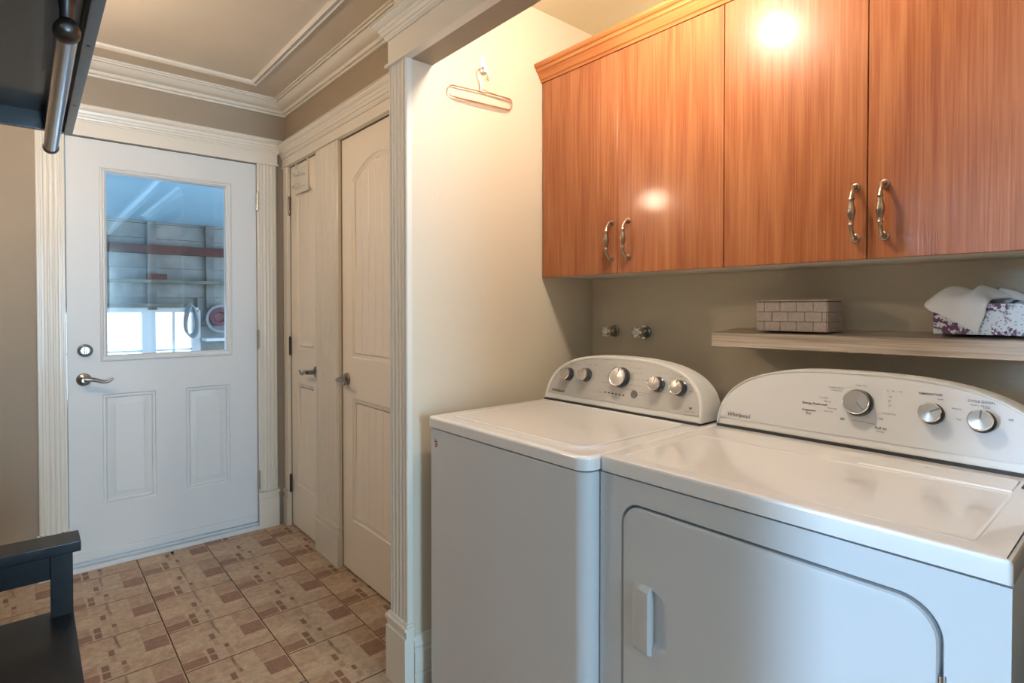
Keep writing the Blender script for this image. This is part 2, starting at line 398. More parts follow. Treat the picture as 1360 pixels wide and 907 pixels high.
# ---- cornices over the doors and the alcove
def cornice(z0, z1, p):
    h = z1 - z0
    q = [(0, 0), (.12, 0), (.12, .10), (.20, .14), (.24, .26), (.34, .28), (.42, .46), (.50, .50), (.55, .66), (.68, .70), (.80, .80), (.86, .84), (.90, .94), (1, .95), (1, 1), (0, 1)]
    return [(a * p, z0 + b * h) for a, b in q]
def casing_board(axis, a0, a1, face, back, z0, z1, flutes, name, m=None):
    """vertical fluted casing. axis 'X': board spans X a0..a1 facing -Y at y=face; axis 'Y': spans Y a0..a1 facing -X"""
    w = a1 - a0; d = abs(back - face); sg = 1 if back > face else -1
    pr = [(0, 0)]
    pr = [(0, d), (0, .003), (.004, 0), (.010, 0), (.012, .004), (.016, .004), (.018, 0)]
    if flutes:
        n = flutes; u0 = .024; u1 = w - .024; pw = (u1 - u0) / n
        for k in range(n):
            c = u0 + pw * (k + .5)
            for t, dd in ((-.42, 0), (-.26, .0034), (0, .0045), (.26, .0034), (.42, 0)): pr.append((c + t * pw, dd))
    pr += [(w - .018, 0), (w - .016, .004), (w - .012, .004), (w - .010, 0), (w - .004, 0), (w, .003), (w, d)]
    mb = MB()
    if axis == 'X': mb.prismz([(a0 + u, face + dd * sg) for u, dd in pr], z0, z1)
    else: mb.prismz([(face + dd * sg, a0 + u) for u, dd in pr], z0, z1)
    return mb
def plinth(mb, axis, a0, a1, face, back, z1):
    if axis == 'X':
        mb.box(a0, a1, face, back, 0, z1 - .045); mb.box(a0, a1, face + .006, back, z1 - .045, z1 - .02); mb.box(a0 - .004, a1 + .004, face - .002, back, z1 - .018, z1 - .008); mb.box(a0, a1, face + .008, back, z1 - .02, z1)
    else:
        mb.box(face, back, a0, a1, 0, z1 - .045); mb.box(face + .006, back, a0, a1, z1 - .045, z1 - .02); mb.box(face - .002, back, a0 - .004, a1 + .004, z1 - .018, z1 - .008); mb.box(face + .008, back, a0, a1, z1 - .02, z1)
# entry door surround
def piece(mb, name, root, **k): return mb.build(name, M['trim'], root, autos=math.radians(30), **k)
tr = empty('trim_3', (0, 0, 0)); tr['kind'] = 'structure'
piece(casing_board('X', .028, .134, 3.370, DW, .19, 2.085, 3, ''), 'casing', tr)
piece(casing_board('X', .990, 1.094, 3.370, DW, .19, 2.085, 3, ''), 'casing', tr)
mb = MB(); plinth(mb, 'X', .022, .136, 3.362, DW, .215); piece(mb, 'plinth_block', tr)
mb = MB(); plinth(mb, 'X', .990, 1.100, 3.362, DW, .215); piece(mb, 'plinth_block', tr)
piece(MB().box(.022, 1.100, 3.368, DW, 2.090, 2.150).box(.016, 1.106, 3.362, DW, 2.083, 2.092), 'header_board', tr)
piece(MB().sweep([(.022, DW), (.022, 3.368), (1.100, 3.368), (1.100, DW)], cornice(2.150, 2.222, .045), side=-1), 'cornice', tr)
# closets surround
tr = empty('trim_4', (0, 0, 0)); tr['kind'] = 'structure'
FX = 1.137
piece(casing_board('Y', 3.321, 3.385, FX, CW, .19, 2.08, 2, ''), 'casing', tr)
piece(casing_board('Y', 2.622, 2.897, FX, CW, .19, 2.08, 7, ''), 'casing', tr)
piece(casing_board('Y', 1.80, 1.900, FX, CW, .19, 2.08, 3, ''), 'casing', tr)
for a, b in ((3.318, 3.388), (2.619, 2.900), (1.80, 1.903)):
    mb = MB(); plinth(mb, 'Y', a, b, FX - .008, CW, .205); piece(mb, 'plinth_block', tr)
piece(MB().box(FX - .002, CW, 1.79, 3.391, 2.083, 2.130).box(FX - .008, CW, 1.79, 3.391, 2.078, 2.086), 'header_board', tr)
piece(MB().sweep([(FX - .002, 3.391), (FX - .002, 1.79)], cornice(2.130, 2.198, .045), side=-1), 'cornice', tr)
# alcove surround
tr = empty('trim_5', (0, 0, 0)); tr['kind'] = 'structure'
piece(casing_board('Y', 1.618, 1.735, .936, .956, .21, 2.086, 3, ''), 'casing', tr)
mb = MB(); plinth(mb, 'Y', 1.612, 1.741, .922, .956, .225); piece(mb, 'plinth_block', tr)
piece(casing_board('Y', -.085, .032, .936, .956, .21, 2.086, 3, ''), 'casing', tr)
mb = MB(); plinth(mb, 'Y', -.091, .038, .922, .956, .225); piece(mb, 'plinth_block', tr)
piece(MB().box(.934, .956, -.085, 1.735, 2.086, 2.170).box(.926, .956, -.095, 1.746, 2.080, 2.090), 'header_board', tr)
piece(MB().sweep([(.956, 1.735), (.934, 1.735), (.934, -.085), (.956, -.085)], cornice(2.168, 2.224, .046), side=-1), 'cornice', tr)
# baseboards
bp = [(0, 0), (.015, 0), (.015, .045), (.012, .048), (.012, .056), (.015, .060), (.015, .125), (.011, .130), (.011, .140), (.014, .146), (.010, .160), (.004, .176), (0, .178)]
def baseboard(name, path, side): return struct(MB().sweep(path, bp, side=side).build(name, M['trim'], autos=math.radians(25)))
baseboard('baseboard_alcove_left', [(.957, AW), (BX, AW)], -1)
baseboard('baseboard_front', [(-.27, DW), (.022, DW)], -1)
baseboard('baseboard_left', [(-.27, .93), (-.27, DW - .016)], -1)
baseboard('baseboard_alcove_back', [(BX, AW - .016), (BX, .046)], -1)
# threshold
struct(MB().box(.13, .992, 3.366, 3.50, 0, .022).box(.13, .992, 3.392, 3.50, .022, .034).build('trim_6', M['door'], bevel=.003))

# ================================================================== DOORS
def panel_rings(mb, hole, to3, raised=True):
    """moulded panel sunk below the face; returns field outline and depth"""
    if raised:
        seq = [(0, 0), (.004, .006), (.012, .006), (.016, .002), (.020, .007), (.026, .0075), (.050, .0015), (.052, .0)]
    else:
        seq = [(0, 0), (.005, .005), (.012, .007), (.018, .010), (.024, .010)]
    lp = [(inset(hole, a), d) for a, d in seq]
    rings(mb, lp, to3, cap=raised)
    return lp[-1]
# ---- entry door: face at y = 3.386 facing -Y
FY = 3.386
to3 = lambda u, v, d: (u, FY + d, v)
x0, x1, z0, z1 = .137, .987, .046, 2.078
mb = MB()
win = [(.264, 1.004), (.857, 1.004), (.857, 1.957), (.264, 1.957)]
pl = [(.270, .298), (.493, .298), (.493, .842), (.270, .842)]
pr_ = [(.630, .300), (.843, .300), (.843, .842), (.630, .842)]
fill_holes(mb, [(x0, z0), (x1, z0), (x1, z1), (x0, z1)], [win, pl, pr_], to3)
for h in (pl, pr_): panel_rings(mb, h, to3)
# moulded window surround, open in the middle
wl = [(inset(win, a), d) for a, d in ((0, 0), (.003, -.006), (.010, -.008), (.014, -.004), (.020, -.004), (.024, .0), (.029, .004), (.029, .040))]
rings(mb, wl, to3, cap=False)
mb.add([(x0, FY, z0), (x1, FY, z0), (x1, FY, z1), (x0, FY, z1), (x0, FY + .04, z0), (x1, FY + .04, z0), (x1, FY + .04, z1), (x0, FY + .04, z1)], [(0, 1, 5, 4), (1, 2, 6, 5), (2, 3, 7, 6), (3, 0, 4, 7)])
back = inset(win, .029)
fill_holes(mb, [(x0, z0), (x1, z0), (x1, z1), (x0, z1)], [back], lambda u, v, d: (u, FY + .04, v))
door1 = empty('door_1', (.137, FY, .046)); door1['kind'] = 'structure'; door1['label'] = 'white entry door with large window and two raised panels'
mb.build('slab', M['door'], door1, autos=math.radians(25))
MB().box(x0 + .003, x1 - .003, FY - .010, FY + .0, .046, .085).build('sweep', M['door'], door1, bevel=.004)
MB().box(.292, .830, FY + .012, FY + .017, 1.030, 1.930).build('pane', M['glass'], door1)
# deadbolt and lever
mb = MB().lathe([(.030, 0), (.031, .006), (.027, .013), (.024, .014), (.020, .020), (.016, .021)], (.204, FY, 1.061), (0, -1, 0), 32)
db = mb.build('deadbolt', M['nickel'], door1, autos=.5)
MB().box(.199, .209, FY - .034, FY - .020, 1.044, 1.078).build('thumb_turn', M['chrome'], db, bevel=.003)
def lever(parent, org, normal, along, m, L=.115, up=(0, 0, 1)):
    o = Vector(org); n = Vector(normal); a = Vector(along); u = Vector(up)
    mb = MB().lathe([(.030, 0), (.0305, .005), (.027, .011), (.019, .014), (.013, .018), (.011, .040), (.011, .050)], o, n, 28)
    r = mb.build('rose', m, parent, autos=.5)
    pts = [(0, .050, 0), (.012, .053, .001), (.03, .053, .003), (.05, .052, -.004), (.07, .052, -.013), (.088, .052, -.014), (.103, .052, -.006), (.112, .052, .004)]
    P = [o + a * (s * L / .115) + n * t + u * z for s, t, z in pts]
    mb = MB().tube(P, [.011, .0115, .010, .0085, .0075, .0065, .0055, .004], 12)
    mb.build('lever', m, parent, smooth=True)
lever(door1, (.198, FY, .922), (0, -1, 0), (1, 0, 0), M['nickel'])
def hinge(parent, p, axis, m, h=.10, sx=1):
    x, y, z = p; mb = MB()
    for k in range(5):
        mb.tube([(x, y, z - h / 2 + k * h / 5 + .001), (x, y, z - h / 2 + (k + 1) * h / 5 - .001)], .0065, 10)
    mb.tube([(x, y, z - h / 2 - .006), (x, y, z + h / 2 + .006)], .004, 8)
    mb.build('hinge', m, parent, autos=.6)
for z in (1.868, 1.088, .285): hinge(door1, (.9895, 3.365, z), 'X', M['chrome'])
# ---- closet doors: face at x = 1.160 facing -X
def closet_door(name, y0, y1, panels, label, org):
    F = 1.160
    t3 = lambda u, v, d: (F + d, u, v)
    e = empty(name, (F, y0, .008)); e['kind'] = 'structure'; e['label'] = label
    mb = MB(); z0, z1 = .008, 2.074
    fill_holes(mb, [(y0, z0), (y1, z0), (y1, z1), (y0, z1)], panels, t3)
    for h in panels:
        fo, d = panel_rings(mb, h, t3, raised=False)
        # planked field following the outline
        us = [p[0] for p in fo]; ua, ub = min(us), max(us); zb = min(p[1] for p in fo)
        top = [p for p in fo if p[1] > zb + .2]; top.sort()
        def zt(u):
            for a, b in zip(top, top[1:]):
                if a[0] <= u <= b[0] and b[0] - a[0] > 1e-6: return a[1] + (b[1] - a[1]) * (u - a[0]) / (b[0] - a[0])
            return top[0][1] if u < top[0][0] else top[-1][1]
        n = max(2, round((ub - ua) / .062)); pw = (ub - ua) / n; g = .003
        us_ = []
        for k in range(n):
            a = ua + k * pw; b = a + pw
            us_ += [(a, d + (0 if k == 0 else .0016)), (a + g, d), ]
            m_ = 4
            us_ += [(a + g + (pw - 2 * g) * j / m_, d) for j in range(1, m_)]
            us_ += [(b - g, d)]
        us_.append((ub, d))
        # base bevel of the panel foot
        vs = []; fs = []
        for u, dd in us_: vs += [t3(u, zb, dd - .007), t3(u, zb + .03, dd), t3(u, zt(u), dd)]
        for i in range(len(us_) - 1):
            a = 3 * i; fs += [(a, a + 3, a + 4, a + 1), (a + 1, a + 4, a + 5, a + 2)]
        mb.add(vs, fs)
    mb.add([(F, y0, z0), (F, y1, z0), (F, y1, z1), (F, y0, z1), (F + .035, y0, z0), (F + .035, y1, z0), (F + .035, y1, z1), (F + .035, y0, z1)], [(0, 1, 5, 4), (1, 2, 6, 5), (2, 3, 7, 6), (3, 0, 4, 7), (4, 5, 6, 7)])
    mb.build('slab', M['door2'], e, autos=math.radians(25)); return e
def arch(ya, yb, za, zs, zc, n=12):
    """outline anticlockwise in (y,z) with an arched top between ya and yb"""
    pts = [(ya, za), (yb, za), (yb, zs)]
    for k in range(1, n): t = k / n; pts.append((yb + (ya - yb) * t, zs + (zc - zs) * math.sin(PI * t)))
    pts.append((ya, zs)); return pts
A1, B1 = D1[0] + .004, D1[1] - .004; A2, B2 = D2[0] + .004, D2[1] - .004
door2 = closet_door('door_2', A1, B1, [arch(A1 + .085, B1 - .085, 1.03, 1.90, 1.945), [(A1 + .085, .255), (B1 - .085, .255), (B1 - .085, .84), (A1 + .085, .84)]], 'narrow cream closet door nearer the entry door, hung with a white hook rack', 0)
door3 = closet_door('door_3', A2, B2, [arch(A2 + .105, B2 - .105, 1.03, 1.86, 1.95), [(A2 + .105, .255), (B2 - .105, .255), (B2 - .105, .84), (A2 + .105, .84)]], 'wider cream closet door with arched planked panel beside the alcove casing', 0)
lever(door2, (1.160, 2.945, .925), (-1, 0, 0), (0, 1, 0), M['nickel'])
lever(door3, (1.160, 2.565, .925), (-1, 0, 0), (0, -1, 0), M['nickel'], L=.10)
for z in (1.853, 1.045, .245): hinge(door2, (1.150, 3.3175, z), 'Y', M['iron'])
# over-door hook rack
r = empty('hook_rack', (1.158, 3.10, 1.90), 'small white over-door rack with knobs hung on the narrow closet door', 'hook')
MB().box(1.150, 1.1595, 3.035, 3.235, 1.905, 2.045).box(1.152, 1.1595, 3.040, 3.060, 2.045, 2.079).box(1.152, 1.1595, 3.21, 3.23, 2.045, 2.079).build('plate', M['trim'], r, bevel=.003)
for y, z in ((3.155, 2.005), (3.155, 1.935), (3.08, 2.0), (3.08, 1.935)):
    MB().tube([(1.150, y, z), (1.125, y, z - .008), (1.110, y, z + .004)], [.005, .005, .009], 10).build('peg', M['trim'], r, smooth=True)

# ================================================================== WASHER
def slab_rounded(mb, x0, x1, y0, y1, z0, z1, rf, top=.0):
    """box with rounded front vertical corners and rounded upper edge"""
    o = rrect(x0, x1, y0, y1, [.004, .012, rf, .004], 8)
    seq = [(0, z0), (0, z1 - top)]
    if top:
        for k in range(1, 5):
            a = PI / 2 * k / 4; seq.append((top * (1 - math.cos(a)), z1 - top + top * math.sin(a)))
    n = len(o); vs = []
    for ins, z in seq: vs += [(p[0], p[1], z) for p in (inset(o, ins) if ins else o)]
    fs = [(i * n + k, i * n + (k + 1) % n, (i + 1) * n + (k + 1) % n, (i + 1) * n + k) for i in range(len(seq) - 1) for k in range(n)]
    fs += [tuple(reversed(range(n))), tuple((len(seq) - 1) * n + k for k in range(n))]
    mb.add(vs, fs)
    return inset(o, seq[-1][0]) if top else o
def console(parent, y0, y1, xb, H, rim, facem, top_label=None):
    yc = (y0 + y1) / 2; a = (y1 - y0) / 2; zb = .921; N = 44
    def arch_pts(aa, hh, zlo):
        pts = []
        for k in range(N + 1):
            th = PI * k / N
            c = math.cos(th); s = math.sin(th); e = 2 / 2.7
            pts.append((yc + aa * math.copysign(abs(c) ** e, c), zlo + hh * (abs(s) ** e)))
        return pts
    K = .28
    def P(y, z, off, back=None):
        if back is not None: return (back, y, z)
        return (xb + K * (z - zb) + off, y, z)
    zlo = zb + .006
    lp = []
    A = arch_pts(a - rim, H - rim - .003, zlo)
    # rings from the face edge, over the rim, back to the rear
    seqs = [(rim + .001, .0015, None), (rim, -.001, None), (rim * .4, -.003, None), (.002, -.001, None), (0, .004, None), (0, .03, None)]
    vs = []; nn = N + 1
    for ins, off, b in seqs:
        for y, z in arch_pts(a - ins, H - ins, zlo): vs.append(P(y, z, off))
    for ins, bx in ((0, xb + .100), (.004, xb + .122), (.014, xb + .128)):
        for y, z in arch_pts(a - ins, H - ins, zlo): vs.append((max(bx, xb + K * (z - zb) + .035), y, z))
    m = len(seqs) + 3; fs = []
    for i in range(m - 1):
        for k in range(N): fs.append((i * nn + k, i * nn + k + 1, (i + 1) * nn + k + 1, (i + 1) * nn + k))
    fs.append(tuple((m - 1) * nn + k for k in range(nn)))
    fs.append(tuple(reversed([k for k in range(nn)])))
    # bottom closure
    for i in range(m - 1): fs.append((i * nn, (i + 1) * nn, (i + 1) * nn + N, i * nn + N))
    MB().add(vs, fs).build('console', M['rim'], parent, autos=math.radians(35))
    # face plate
    zf = zb + .024
    fo = [(y, z) for y, z in arch_pts(a - rim - .002, H - rim - .002, zlo) if z > zf]
    fo = [(fo[0][0], zf)] + fo + [(fo[-1][0], zf)]
    vs = [P(y, z, -.0005) for y, z in fo] + [P(y, z, .004) for y, z in fo]; n = len(fo)
    fs = [tuple(range(n))] + [(k, (k + 1) % n, (k + 1) % n + n, k + n) for k in range(n)]
    MB().add(vs, fs).build('face_plate', facem, parent, autos=.5)
    MB().box(xb - .006, xb + .11, y0 + .006, y1 - .006, zb - .001, zb + .006).build('gasket', M['dark'], parent)
    return K, zb
def fpos(xb, K, zb, y, z, off=0):
    n = Vector((-1, 0, K)).normalized()
    return Vector((xb + K * (z - zb) - .0008, y, z)) + n * off
def knob(parent, xb, K, zb, y, z, r, ang=0, h=.028, small=False):
    n = Vector((-1, 0, K)).normalized(); o = fpos(xb, K, zb, y, z)
    prof = [(r * 1.10, 0), (r * 1.10, .003), (r * .97, .005), (r * .93, h - .006), (r * 1.0, h - .004), (r * 1.02, h - .001), (r * .97, h + .001), (r * .90, h), (r * .5, h + .0012), (r * .02, h + .0018)]
    k = MB().lathe(prof, o, n, 36, mis=[1, 1, 1, 1, 2, 2, 2, 0, 0, 0]).build('knob', [M['knobface'], M['knobside'], M['chrome']], parent, autos=.6)
    up = Vector((K, 0, 1)).normalized(); sd = -n.cross(up)
    d = (up * math.cos(ang) + sd * math.sin(ang)); w = n.cross(d)
    c = o + n * (h + .0020)
    p = [c + d * r * .12 + w * .0012, c + d * r * .86 + w * .0012, c + d * r * .86 - w * .0012, c + d * r * .12 - w * .0012]
    q = [v - n * .003 for v in p]
    MB().add(p + q, [(0, 1, 2, 3), (4, 7, 6, 5), (0, 4, 5, 1), (1, 5, 6, 2), (2, 6, 7, 3), (3, 7, 4, 0)]).build('pointer', M['print'], k)
    return k
def text(parent, s, xb, K, zb, y, z, size, m, font_shear=0, name='lettering', align='CENTER'):
    cu = bpy.data.curves.new(name, 'FONT'); cu.body = s; cu.size = size; cu.align_x = align; cu.align_y = 'CENTER'; cu.extrude = .00015; cu.resolution_u = 3; cu.offset = size * .005; cu.shear = font_shear
    t = bpy.data.objects.new(name, cu); COL.objects.link(t)
    bpy.context.view_layer.update()
    me = bpy.data.meshes.new_from_object(t.evaluated_get(bpy.context.evaluated_depsgraph_get())); bpy.data.objects.remove(t)
    n = Vector((-1, 0, K)).normalized(); up = Vector((K, 0, 1)).normalized(); rt = up.cross(n)
    o = fpos(xb, K, zb, y, z, .0006)
    mm = Matrix((rt, up, n)).transposed().to_4x4(); mm.translation = o
    me.transform(mm); me.materials.clear(); me.materials.append(m)
    ob = bpy.data.objects.new(name, me); COL.objects.link(ob); ob.parent = parent; ob.location = -parent_origin(parent); return ob
def dash(mb, xb, K, zb, y, z, w, h=.0018):
    n = Vector((-1, 0, K)).normalized(); up = Vector((K, 0, 1)).normalized()
    o = fpos(xb, K, zb, y, z, .0004)
    a = [o + Vector((0, sy * w / 2, 0)) + up * sz * h / 2 for sy, sz in ((1, -1), (-1, -1), (-1, 1), (1, 1))]
    mb.add(a, [(0, 1, 2, 3)])
def tinyprint(parent, xb, K, zb, items, m):
    """illegible small print: rows of letter-sized marks"""
    rnd = random.Random(3); mb = MB()
    for y, z, w in items:
        t = y + w / 2
        while t > y - w / 2:
            q = rnd.uniform(.0012, .0026)
            if rnd.random() > .14: dash(mb, xb, K, zb, t - q / 2, z, q, rnd.uniform(.0016, .0030))
            t -= q + .0008
    o = mb.build('small_print', m, parent); o['kind'] = 'stuff'

wa = empty('washing_machine', (1.33, 1.213, 0), 'white top-loading washing machine against the left alcove wall with five knobs on silver panel', 'washer')
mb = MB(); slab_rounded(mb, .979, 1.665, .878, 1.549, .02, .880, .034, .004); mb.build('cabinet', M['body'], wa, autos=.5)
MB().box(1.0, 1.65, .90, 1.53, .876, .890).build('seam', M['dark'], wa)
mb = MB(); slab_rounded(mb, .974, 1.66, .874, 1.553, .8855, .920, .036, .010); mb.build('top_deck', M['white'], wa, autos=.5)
# lid: low raised panel with rounded front corners
mb = MB(); o = rrect(1.022, 1.472, .925, 1.500, [.03, .04, .05, .03], 6)
rings(mb, [(o, .9195), (inset(o, .001), .9235), (inset(o, .004), .9250), (inset(o, .014), .9250), (inset(o, .022), .9236)], lambda u, v, d: (u, v, d)); mb.build('lid', M['white'], wa, autos=.7)
for x, y in ((1.02, .92), (1.02, 1.50), (1.62, .92), (1.62, 1.50)): MB().lathe([(.018, 0), (.018, .022)], (x, y, 0), (0, 0, 1), 14).build('foot', M['dark'], wa)
K, zb = console(wa, .889, 1.551, 1.494, .172, .011, M['pan'])
X = 1.494
def q(u): return u
for y, z, r, a in ((1.447, 1.020, .0225, .3), (1.362, 1.025, .0225, .3), (1.206, 1.030, .032, .25), (1.058, 1.022, .0225, .25), (.977, 1.019, .0225, .15)):
    knob(wa, X, K, zb, y, z, r, a)
text(wa, 'Whirlpool', X, K, zb, 1.521, .958, .0158, M['print'], .15, align='LEFT')
tinyprint(wa, X, K, zb, [(1.430, 1.057, .05), (1.345, 1.062, .055), (1.200, 1.073, .035), (1.245, 1.068, .02), (1.155, 1.066, .05), (1.145, 1.050, .04), (1.130, 1.030, .08), (1.145, 1.010, .05), (1.265, 1.030, .03), (1.270, 1.008, .045),
    (1.175, .995, .06), (1.235, .998, .02), (1.030, 1.059, .07), (1.012, 1.047, .025), (1.018, 1.000, .03), (1.010, 1.030, .02), (.982, 1.054, .045), (.944, 1.034, .022), (.940, 1.024, .020), (.938, 1.014, .018), (1.105, .990, .04), (1.108, .982, .03), (.932, .955, .035), (1.285, .973, .025)], M['printlt'])
mb = MB()
for k in range(6): dash(mb, X, K, zb, 1.263 - k * .0155, .976 - k * .0004, .0085, .0042)
mb.build('indicator_lights', M['dark'], wa)
MB().lathe([(.0125, 0), (.0125, .002), (.010, .003)], fpos(X, K, zb, 1.143, .983), (-1, 0, K), 24).build('start_button', M['btn'], wa, autos=.5)
mb = MB()
for dy, dz in ((0, 0), (.003, .003), (-.003, .003)): dash(mb, X, K, zb, .932 + dy, .963 + dz, .004, .005)
mb.build('emblem', M['print'], wa)
# round sticker on the front
mb = MB().lathe([(.0175, 0), (.0175, .0006)], (.979, 1.511, .838), (-1, 0, 0), 28); st = mb.build('sticker', M['rim'], wa)
mb = MB()
for k in range(14):
    a = 2 * PI * k / 14 + .1
    if k in (0, 7): continue
    mb.lathe([(.0016, 0), (.0016, .0004)], (.9784, 1.511 + .0132 * math.cos(a), .838 + .0132 * math.sin(a)), (-1, 0, 0), 6)
mb.build('ring_print', M['print'], st)
mb = MB().box(.9778, .9784, 1.505, 1.518, .840, .845).box(.9778, .9784, 1.502, 1.513, .832, .837).box(.9778, .9784, 1.508, 1.516, .826, .830); mb.build('centre_print', M['red'], st)

# ================================================================== DRYER
dr = empty('tumble_dryer', (1.38, .505, 0), 'white front-loading tumble dryer right of the washing machine, three chrome-ringed knobs', 'dryer')
Y0, Y1, FXD = .136, .873, 1.026
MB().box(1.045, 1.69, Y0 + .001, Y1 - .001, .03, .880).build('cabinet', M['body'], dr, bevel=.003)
mb = MB(); t3 = lambda u, v, d: (FXD + d, u, v)
hole = rrect(.211, .813, .345, .828, [.050, .060, .05, .05], 9)
outer = [(Y0, .03), (Y1, .03), (Y1, .880), (Y0, .880)]
fill_holes(mb, outer, [hole], t3)
rings(mb, [(hole, 0), (inset(hole, .002), .004), (inset(hole, .003), .018)], t3, cap=True)
mb.add([t3(u, v, 0) for u, v in outer] + [t3(u, v, .019) for u, v in outer], [(k, (k + 1) % 4, (k + 1) % 4 + 4, k + 4) for k in range(4)])
mb.build('front_panel', M['body'], dr, autos=.5)
dd = rrect(.218, .807, .352, .8205, [.046, .055, .046, .046], 9)
mb = MB(); scoop = rrect(.690, .729, .530, .645, [.004, .004, .03, .03], 6)
# scoop outline: straight on the grip side, rounded on the far side
scoop = [(.728, .520), (.728, .652)] + [(.728 - .040 * math.sin(PI / 2 * k / 8), .540 + .112 - .035 * (1 - math.cos(PI / 2 * k / 8))) for k in range(1, 9)] + [(.688, .560), (.688, .530)]
scoop = list(reversed(scoop))
t3 = lambda u, v, d: (FXD + d, u, v)
fill_holes(mb, inset(dd, .010), [scoop], lambda u, v, d: (FXD - .002, u, v))
rings(mb, [(dd, .014), (dd, .003), (inset(dd, .003), -.001), (inset(dd, .010), -.002)], t3, cap=False)
sc2 = [(p[0] + (.006 if p[0] < .72 else 0), p[1]) for p in scoop]
def shr(f, d0): return ([(.728 + (p[0] - .728) * f, .590 + (p[1] - .590) * (1 - (1 - f) * .25)) for p in scoop], d0)
rings(mb, [(scoop, -.002), shr(.93, .001), shr(.6, .008), shr(.2, .013)], t3, cap=True)
ddr = mb.build('door', M['body'], dr, autos=.6)
# grip: wedge rising towards the scoop
mb = MB(); g = .0
ys = (.777, .770, .750, .735, .7285, .727); hs = (.002, .009, .013, .015, .015, .004)
vs = []
for y, h in zip(ys, hs): vs += [(FXD - h, y, .514 + (.004 if y > .76 else 0)), (FXD - h, y, .648 - (.004 if y > .76 else 0)), (FXD - .001, y, .504), (FXD - .001, y, .658)]
fs = []
for i in range(len(ys) - 1):
    a = 4 * i; b = a + 4; fs += [(a, b, b + 1, a + 1), (a + 1, b + 1, b + 3, a + 3), (a + 2, b + 2, b, a), (a + 3, b + 3, b + 2, a + 2)]
fs += [(0, 1, 3, 2), (len(vs) - 4, len(vs) - 2, len(vs) - 1, len(vs) - 3)]
mb.add(vs, fs).build('handle', M['body'], ddr, autos=.6)
mb = MB()
for a, b in ((.68, .722), (.632, .678)): mb.tube([(FXD - .002, .2145, a), (FXD - .002, .2145, b)], .0052, 12)
mb.build('hinge', M['chrome'], ddr, autos=.6)
MB().box(1.05, 1.68, Y0 + .004, Y1 - .004, .877, .888).build('seam', M['dark'], dr)
# top with shallow recessed work area
mb = MB(); o = rrect(FXD - .003, 1.70, Y0 - .001, Y1 + .001, [.003, .012, .006, .003], 4)
r0 = rrect(1.060, 1.392, .182, .838, .012, 4)
t3z = lambda u, v, d: (u, v, d)
fill_holes(mb, inset(o, .008), [r0], lambda u, v, d: (u, v, .920))
rings(mb, [(o, .8845), (o, .912), (inset(o, .0025), .9180), (inset(o, .008), .920)], t3z, cap=False)
rings(mb, [(r0, .920), (inset(r0, .0025), .9208), (inset(r0, .006), .9195), (inset(r0, .010), .9185)], t3z, cap=True)
mb.add([(p[0], p[1], .8845) for p in o], [tuple(range(len(o)))])
mb.build('top_deck', M['white'], dr, autos=.6)
# lint screen lid
mb = MB(); lf = [(1.404, .188), (1.500, .188), (1.500, .372), (1.500, .40), (1.404, .452)]
rings(mb, [(lf, .9198), (inset(lf, .002), .9222), (inset(lf, .006), .9232)], t3z, cap=True); lt = mb.build('lint_screen_lid', M['white'], dr, autos=.6)
MB().box(1.448, 1.500, .176, .181, .918, .9225).build('slot', M['dark'], dr)
MB().add([(1.462, .338, .9235), (1.474, .333, .9235), (1.474, .341, .9235)], [(0, 1, 2)]).build('arrow_mark', M['printlt'], lt)
for x, y in ((1.07, .18), (1.07, .83), (1.65, .18), (1.65, .83)): MB().lathe([(.018, 0), (.018, .031)], (x, y, 0), (0, 0, 1), 14).build('foot', M['dark'], dr)
X = 1.546
K, zb = console(dr, .137, .872, X, .177, .006, M['pan2'])
for y, z, r, a in ((.503, 1.029, .0305, 2.35), (.352, 1.024, .0225, 1.0), (.262, 1.020, .0228, .05)): knob(dr, X, K, zb, y, z, r, a, h=.024)
text(dr, 'Whirlpool', X, K, zb, .842, .957, .0165, M['print'], .15, align='LEFT')
def T_(s, y, z, sz, m='print', al='CENTER'): text(dr, s, X, K, zb, y, z, sz, M[m], align=al)
T_('TEMPERATURE', .358, 1.067, .0070); T_('CYCLE SIGNAL', .265, 1.061, .0072)
T_('Low', .338, 1.058, .006); T_('Medium', .307, 1.041, .0055, 'printlt'); T_('High', .302, 1.019, .0055, 'printlt')
T_('Loud', .256, 1.050, .006); T_('Off', .215, 1.030, .006)
T_('Energy Preferred', .606, 1.015, .0088); T_('Automatic', .618, .997, .0085); T_('Dry', .618, .989, .0085)
T_('Fluff Air', .450, .976, .0080); T_('20 min.', .450, .968, .0055, 'printlt'); T_('Off', .536, .986, .0075); T_('Off', .452, .998, .0065)
T_('Less Dry', .585, 1.033, .006, 'printlt'); T_('Normal', .575, 1.024, .0055, 'printlt'); T_('Very Dry', .570, 1.000, .0055, 'printlt'); T_('More Dry', .562, 1.008, .0055, 'printlt')
T_('Timed Dry', .435, 1.012, .006, 'printlt'); T_('60', .438, 1.042, .006, 'printlt'); T_('50', .436, 1.031, .006, 'printlt'); T_('40', .436, 1.052, .006, 'printlt')
tinyprint(dr, X, K, zb, [(.560, 1.061, .035), (.556, 1.054, .025), (.430, 1.066, .03), (.500, 1.072, .025), (.498, .986, .03), (.470, .984, .02), (.268, 1.053, .03)], M['printlt'])

